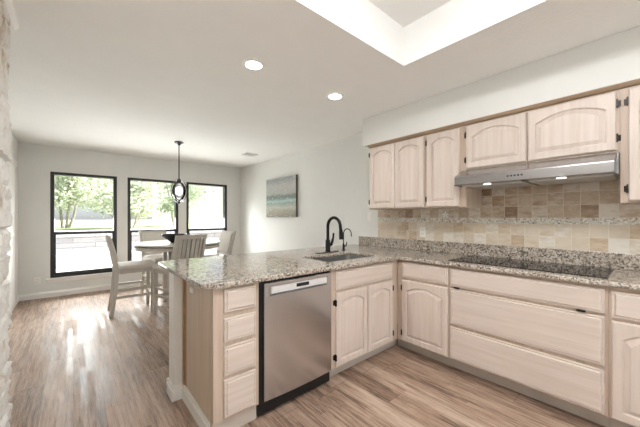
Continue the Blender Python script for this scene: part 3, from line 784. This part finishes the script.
f2 = thing('filter_tap', 'small thin black filtered-water tap right of the tall faucet', 'faucet', (2.335, 2.30, 0.914))
bx, by = 2.335, 2.300
MB().lathe([(0.022, 0.0003), (0.022, 0.006), (0.014, 0.010), (0.012, 0.07), (0.008, 0.08)], (bx, by, 0.914), 20).build('body', M['bronze'], f2, smooth=True)
pts = [(bx, by, 0.98), (bx, by, 1.10)]
for k in range(1, 11):
    a = PI*k/10*0.95; pts.append((bx, by-0.06+0.06*math.cos(a), 1.10+0.06*math.sin(a)))
pts.append((bx, by-0.122, 1.075))
MB().tube(pts, 0.006, 10).build('neck', M['bronze'], f2, smooth=True)
MB().tube([(bx+0.01, by, 0.955), (bx+0.035, by-0.005, 0.965), (bx+0.045, by-0.01, 1.01)], [0.007, 0.008, 0.006], 10).build('lever', M['bronze'], f2, smooth=True)

# ------------------------------------------------------------------ outlets, switch, ornament, vent
def wall_plate(name, label, cat, c, a, n, w, h, mat, kind, group=None):
    c, a, n = Vector(c), Vector(a), Vector(n); F = Face(c-Z3*c.z, a, n, None); z = c.z
    root = thing(name, label, cat, tuple(c), group)
    m = MB(); F.box(m, -w/2, w/2, z-h/2, z+h/2, 0.0005, 0.006); m.build('plate', mat, root, bevel=0.002)
    gangs = 2 if w > 0.1 else 1
    for g in range(gangs):
        gx = (g-(gangs-1)/2)*0.046
        if kind == 'outlet':
            for dz in (0.02, -0.02):
                m = MB(); F.box(m, gx-0.015, gx+0.015, z+dz-0.013, z+dz+0.013, 0.006, 0.0075); s = m.build('socket', mat, root, bevel=0.002)
                m = MB(); F.box(m, gx-0.008, gx-0.005, z+dz-0.005, z+dz+0.006, 0.0075, 0.0078); F.box(m, gx+0.005, gx+0.008, z+dz-0.005, z+dz+0.006, 0.0075, 0.0078)
                m.build('slots', M['black_plastic'], s)
        else:
            m = MB(); F.box(m, gx-0.016, gx+0.016, z-0.033, z+0.033, 0.006, 0.010); m.build('rocker', mat, root, bevel=0.002)
    return root
wall_plate('outlet_plate', 'stone-coloured double outlet on the tiles below the left upper cabinet', 'outlet', (2.984, 1.965, 1.128), (0, -1, 0), (-1, 0, 0), 0.115, 0.115, M['plate_beige'], 'outlet')
wall_plate('outlet_plate', 'white outlet on the tiles between the stone-coloured one and the cooktop', 'outlet', (2.984, 1.69, 1.124), (0, -1, 0), (-1, 0, 0), 0.072, 0.115, M['plastic'], 'outlet')
wall_plate('light_switch', 'white light switch on the plain wall below the end upper cabinet', 'switch', (2.995, 2.46, 1.305), (0, -1, 0), (-1, 0, 0), 0.075, 0.118, M['plastic'], 'switch')
wall_plate('outlet_plate', 'white outlet low on the wall left of the left window', 'outlet', (-0.43, 6.373, 0.285), (1, 0, 0), (0, -1, 0), 0.072, 0.115, M['plastic'], 'outlet')
tag(MB().box((0.5925, 1.955, 0.785), (0.5995, 2.03, 0.825)).build('cover_plate', M['plastic'], bevel=0.003), 'small white plate on the peninsula end panel just under the worktop', 'plate')

orn = MB()
oc = Vector((2.980, 1.43, 1.312))
for k in range(5):
    a = 2*PI*k/5+PI/2; d = Vector((0, math.cos(a), math.sin(a))); e = Vector((0, -math.sin(a), math.cos(a)))
    orn.add([oc, oc+d*0.02+e*0.012, oc+d*0.045, oc+d*0.02-e*0.012, oc+d*0.022+Vector((-0.008, 0, 0))],
            [(0, 1, 4), (1, 2, 4), (2, 3, 4), (3, 0, 4)])
orn.lathe([(0.008, -0.004), (0.008, 0.004)], tuple(oc+Vector((-0.004, 0, 0))), 12)
tag(orn.build('relief_flower', M['plastic']), 'small white flower-shaped relief on the backsplash left of the cooktop', 'ornament')

vt = thing('ceiling_vent', 'small louvred white air vent in the dining ceiling near the right wall', 'vent', (2.47, 4.85, 2.45))
m = MB(); vx, vy = 2.47, 4.85
for b in (((vx-0.12, vy-0.09), (vx+0.12, vy-0.07)), ((vx-0.12, vy+0.07), (vx+0.12, vy+0.09)), ((vx-0.12, vy-0.07), (vx-0.105, vy+0.07)), ((vx+0.105, vy-0.07), (vx+0.12, vy+0.07))):
    m.box((b[0][0], b[0][1], 2.438), (b[1][0], b[1][1], 2.4495))
m.build('frame', M['trim'], vt)
m = MB()
for k in range(7): m.bar((vx-0.105, vy-0.06+0.02*k, 2.444), (vx+0.105, vy-0.06+0.02*k, 2.444), 0.016, 0.002, (0, 0.6, 0.8))
m.build('louvres', M['trim'], vt)

# ------------------------------------------------------------------ ceiling lamps
def downlight(x, y, label, group, power=16):
    t = thing('recessed_downlight', label, 'ceiling light', (x, y, HC), group)
    m = MB(); n = 40; vs = []
    prof = [(0.058, -0.003), (0.062, -0.007), (0.078, -0.006), (0.084, -0.0005)]
    for r, z in prof:
        for k in range(n): a = 2*PI*k/n; vs.append((x+r*math.cos(a), y+r*math.sin(a), HC+z))
    m.add(vs, [(i*n+k, i*n+(k+1) % n, (i+1)*n+(k+1) % n, (i+1)*n+k) for i in range(3) for k in range(n)])
    m.build('trim_ring', M['trim'], t, smooth=True)
    MB().lathe([(0.060, 0), (0.060, 0.003)], (x, y, HC-0.005), n).build('lens', M['lamp'], t)
    d = bpy.data.lights.new('downlight_beam', 'SPOT'); d.energy = power; d.spot_size = 2.5; d.spot_blend = 0.7; d.shadow_soft_size = 0.06; d.color = (1, 0.985, 0.965)
    o = bpy.data.objects.new('downlight_beam', d); COL.objects.link(o); o.location = (x, y, HC-0.012)
downlight(1.043, 1.985, 'lit recessed ceiling light, the left one of the two over the peninsula', 'recessed ceiling lights')
downlight(1.905, 1.99, 'lit recessed ceiling light over the sink, nearer the upper cabinets', 'recessed ceiling lights')
for x, y in ((1.0, -1.5), (2.1, -1.5)):  # out-of-view downlights added as fill for the kitchen
    downlight(x, y, 'added fill downlight behind the camera', 'added rear fill lights', 38)
tl = thing('recess_ceiling_light', 'long wrap fluorescent fitting inside the ceiling recess', 'ceiling light', (0.85, 0.2, RZ))
MB().box((0.68, -0.45, RZ-0.03), (1.02, 0.75, RZ-0.0005)).build('tray', M['trim'], tl)
MB().prism([(0.76, RZ-0.031), (0.70, RZ-0.10), (1.00, RZ-0.10), (0.94, RZ-0.031)], 1, -0.43, 0.73).build('diffuser', M['tube'], tl)

# pendant over the table
px, py = 1.236, 4.759
pn = thing('pendant_lamp', 'smoked glass and chrome orb pendant lamp over the dining table', 'pendant lamp', (px, py, HC))
MB().lathe([(0.012, -0.055), (0.03, -0.03), (0.062, -0.020), (0.065, -0.001)], (px, py, HC), 28).build('canopy', M['dark_chrome'], pn, smooth=True)
MB().tube([(px, py, 2.40), (px, py, 1.86)], 0.008, 10).build('rod', M['dark_chrome'], pn, smooth=True)
MB().lathe([(0.012, 0.0), (0.028, 0.01), (0.028, 0.05), (0.012, 0.07)], (px, py, 1.815), 20).build('socket_cap', M['dark_chrome'], pn, smooth=True)
zc, rz, rr = 1.697, 0.180, 0.118
m = MB()
for k in range(2):
    a0 = math.radians(165.4+(-18, 18)[k]); n = 40; vs = []
    for i in range(n):
        t = 2*PI*i/n
        for w in (-0.010, 0.010):
            for dr in (0, 0.005):
                r = (rr-dr)*math.cos(t); z = zc+(rz-dr)*math.sin(t)
                vs.append((px+r*math.cos(a0)-w*math.sin(a0), py+r*math.sin(a0)+w*math.cos(a0), z))
    fs = []
    for i in range(n):
        j = (i+1) % n
        for p, q in ((0, 1), (1, 3), (3, 2), (2, 0)): fs.append((4*i+p, 4*i+q, 4*j+q, 4*j+p))
    m.add(vs, fs)
m.build('hoops', M['dark_chrome'], pn, smooth=True)
MB().lathe([(0.02, -0.155), (0.06, -0.125), (0.092, -0.06), (0.100, 0.0), (0.092, 0.06), (0.06, 0.115), (0.03, 0.135)], (px, py, zc), 24).build('glass_shade', M['clear'], pn, smooth=True)
MB().lathe([(0.02, -0.07), (0.048, -0.05), (0.052, 0.0), (0.048, 0.05), (0.02, 0.07)], (px, py, zc), 16).build('bulb', M['bulb'], pn, smooth=True)
MB().lathe([(0.006, -0.02), (0.016, 0.0), (0.012, 0.02)], (px, py, zc-rz), 16).build('finial', M['dark_chrome'], pn, smooth=True)

# ------------------------------------------------------------------ painting
pt = thing('canvas_painting', 'abstract seascape canvas hanging on the right-hand wall', 'painting', (2.975, 4.58, 1.292))
MB().box((2.9555, 4.078, 1.293), (2.994, 5.088, 2.043)).build('stretched_canvas', M['canvas_edge'], pt)
MB().box((2.954, 4.078, 1.293), (2.9555, 5.088, 2.043)).build('painted_front', M['painting'], pt, origin=(2.954, 4.58, 1.293))

# ------------------------------------------------------------------ dining set
tx, ty = 1.236, 4.759
tbl = thing('dining_table', 'round counter-height dining table with pale top by the windows', 'table', (tx, ty, 0))
MB().lathe([(0.575, 0.884), (0.595, 0.890), (0.60, 0.898), (0.60, 0.906), (0.594, 0.912)], (tx, ty, 0), 64).build('tabletop', M['table_top'], tbl, smooth=True)
MB().lathe([(0.55, 0.872), (0.55, 0.884)], (tx, ty, 0), 48).build('top_spacer', M['black_plastic'], tbl, smooth=True)
MB().lathe([(0.570, 0.822), (0.585, 0.826), (0.585, 0.868), (0.578, 0.872)], (tx, ty, 0), 64).build('apron', M['chair'], tbl, smooth=True)
for sx in (-1, 1):
    for sy in (-1, 1):
        MB().box((tx+sx*0.15-0.04, ty+sy*0.15-0.04, 0), (tx+sx*0.15+0.04, ty+sy*0.15+0.04, 0.822)).build('leg', M['chair'], tbl, bevel=0.004)
m = MB(); m.box((tx-0.20, ty-0.20, 0.10), (tx+0.20, ty+0.20, 0.13)); m.build('lower_shelf', M['chair'], tbl, bevel=0.003)

bw = MB().lathe([(0.045, 0.0), (0.050, 0.006), (0.188, 0.122), (0.184, 0.126), (0.045, 0.014), (0.01, 0.012)], (1.15, 4.70, 0.9125), 40)
tag(bw.build('black_bowl', M['bowl'], origin=(1.15, 4.70, 0.9125), smooth=True), 'wide black bowl standing on the round dining table', 'bowl')

CG = 'counter-height dining chairs around the round table'
def make_chair(label):
    t = thing('dining_chair', label, 'chair', (0, 0, 0), CG)
    W, D, zs = 0.225, 0.22, 0.60
    for s in (-1, 1):
        x = s*(W-0.02)
        m = MB()
        ys = [(-D-0.055, 0.0), (-D-0.012, 0.30), (-D+0.005, zs), (-D-0.03, 0.80), (-D-0.10, 1.06)]
        vs = [];
        for y, z in ys:
            d = 0.024 if z < 1 else 0.016
            vs += [(x-0.02, y-d, z), (x+0.02, y-d, z), (x+0.02, y+d, z), (x-0.02, y+d, z)]
        fs = [(0, 3, 2, 1), tuple(range(len(vs)-4, len(vs)))]
        for i in range(len(ys)-1):
            for k in range(4): fs.append((4*i+k, 4*i+(k+1) % 4, 4*i+4+(k+1) % 4, 4*i+4+k))
        m.add(vs, fs); m.build('back_leg', M['chair'], t, bevel=0.003)
        m = MB(); m.bar((x, D-0.03, 0), (x, D-0.03, zs), 0.042, 0.042); m.build('front_leg', M['chair'], t, bevel=0.003)
        m = MB(); m.bar((x, -D-0.02, 0.24), (x, D-0.05, 0.24), 0.022, 0.035, (0, 0, 1)); m.bar((x, -D-0.012, 0.34), (x, D-0.05, 0.34), 0.022, 0.03, (0, 0, 1)); m.build('side_stretcher', M['chair'], t, bevel=0.002)
    MB().box((-W+0.04, D-0.045, 0.20), (W-0.04, D-0.02, 0.24)).build('front_stretcher', M['chair'], t, bevel=0.002)
    m = MB(); m.box((-W+0.035, -D+0.0, 0.545), (W-0.035, -D+0.022, zs)); m.box((-W+0.035, D-0.05, 0.545), (W-0.035, D-0.025, zs))
    for s in (-1, 1): m.box((s*(W-0.035), -D+0.03, 0.545), (s*(W-0.012), D-0.05, zs))
    m.build('seat_frame', M['chair'], t, bevel=0.002)
    cu_ = MB(); ol = arc_corner([(-W-0.005, -D+0.032), (W+0.005, -D+0.032), (W+0.005, D+0.012), (-W-0.005, D+0.012)], [0.03]*4, 5)
    def CL_(k, z): return [(x*k, y*k, z) for x, y in ol]
    cu_.loops([CL_(0.97, zs+0.001), CL_(1.0, zs+0.015), CL_(1.0, zs+0.035), CL_(0.96, zs+0.05), CL_(0.7, zs+0.06), CL_(0.3, zs+0.064)])
    cu_.build('seat_cushion', M['fabric'], t, smooth=True)
    def yb(z): return -D-0.03-(z-0.80)*0.27 if z > 0.8 else -D+0.005-(z-zs)*0.175
    def rail(z0, z1):
        q = MB(); vs = []
        for z in (z0, z1):
            y = yb(z); vs += [(-W+0.038, y-0.012, z), (W-0.038, y-0.012, z), (W-0.038, y+0.012, z), (-W+0.038, y+0.012, z)]
        return q.add(vs, [(0,3,2,1),(4,5,6,7),(0,1,5,4),(1,2,6,5),(2,3,7,6),(3,0,4,7)])
    m = rail(1.0, 1.058); m.build('top_rail', M['chair'], t, bevel=0.003)
    rail(0.66, 0.70).build('lower_rail', M['chair'], t, bevel=0.003)
    m = MB(); vs = []
    for z, th in ((0.715, 0.0), (0.722, 0.006), (0.99, 0.006), (1.035, 0.0)):
        y = yb(z)+0.020; vs += [(-W+0.042, y, z), (W-0.042, y, z), (W-0.042, y+0.016+th, z), (-W+0.042, y+0.016+th, z)]
    m.add(vs, [(0,3,2,1),(12,13,14,15)]+[(4*i+k, 4*i+(k+1) % 4, 4*i+4+(k+1) % 4, 4*i+4+k) for i in range(3) for k in range(4)])
    m.build('back_cushion', M['fabric'], t, bevel=0.004)
    for k in range(6):
        x = -W+0.068+k*(2*W-0.136)/5
        m = MB(); z0, z1 = 0.70, 1.0
        m.add([(x+dx, yb(z)+dy, z) for z in (z0, z1) for dx, dy in ((-0.017, -0.007), (0.017, -0.007), (0.017, 0.007), (-0.017, 0.007))],
              [(0,3,2,1),(4,5,6,7),(0,1,5,4),(1,2,6,5),(2,3,7,6),(3,0,4,7)])
        m.build('slat', M['chair'], t)
    return t
ch = make_chair('dining chair left of the round table, seen from the side')
def put(o, x, y, ang, label):
    o.location = (x, y, 0); o.rotation_euler = (0, 0, ang); o['label'] = label
put(ch, 0.655, 4.755, math.radians(-92), 'dining chair left of the round table, seen side-on in front of the left window')
put(copy_tree(ch), 1.09, 4.27, math.radians(18), 'dining chair nearest the peninsula, its slatted back towards the viewer')
put(copy_tree(ch), 1.71, 4.73, math.radians(95), 'dining chair right of the round table, with its back towards the painting wall')
put(copy_tree(ch), 1.13, 5.32, math.radians(196), 'dining chair on the window side of the table, behind the bowl')

for o in bpy.data.objects:
    if '_o' in o: del o['_o']
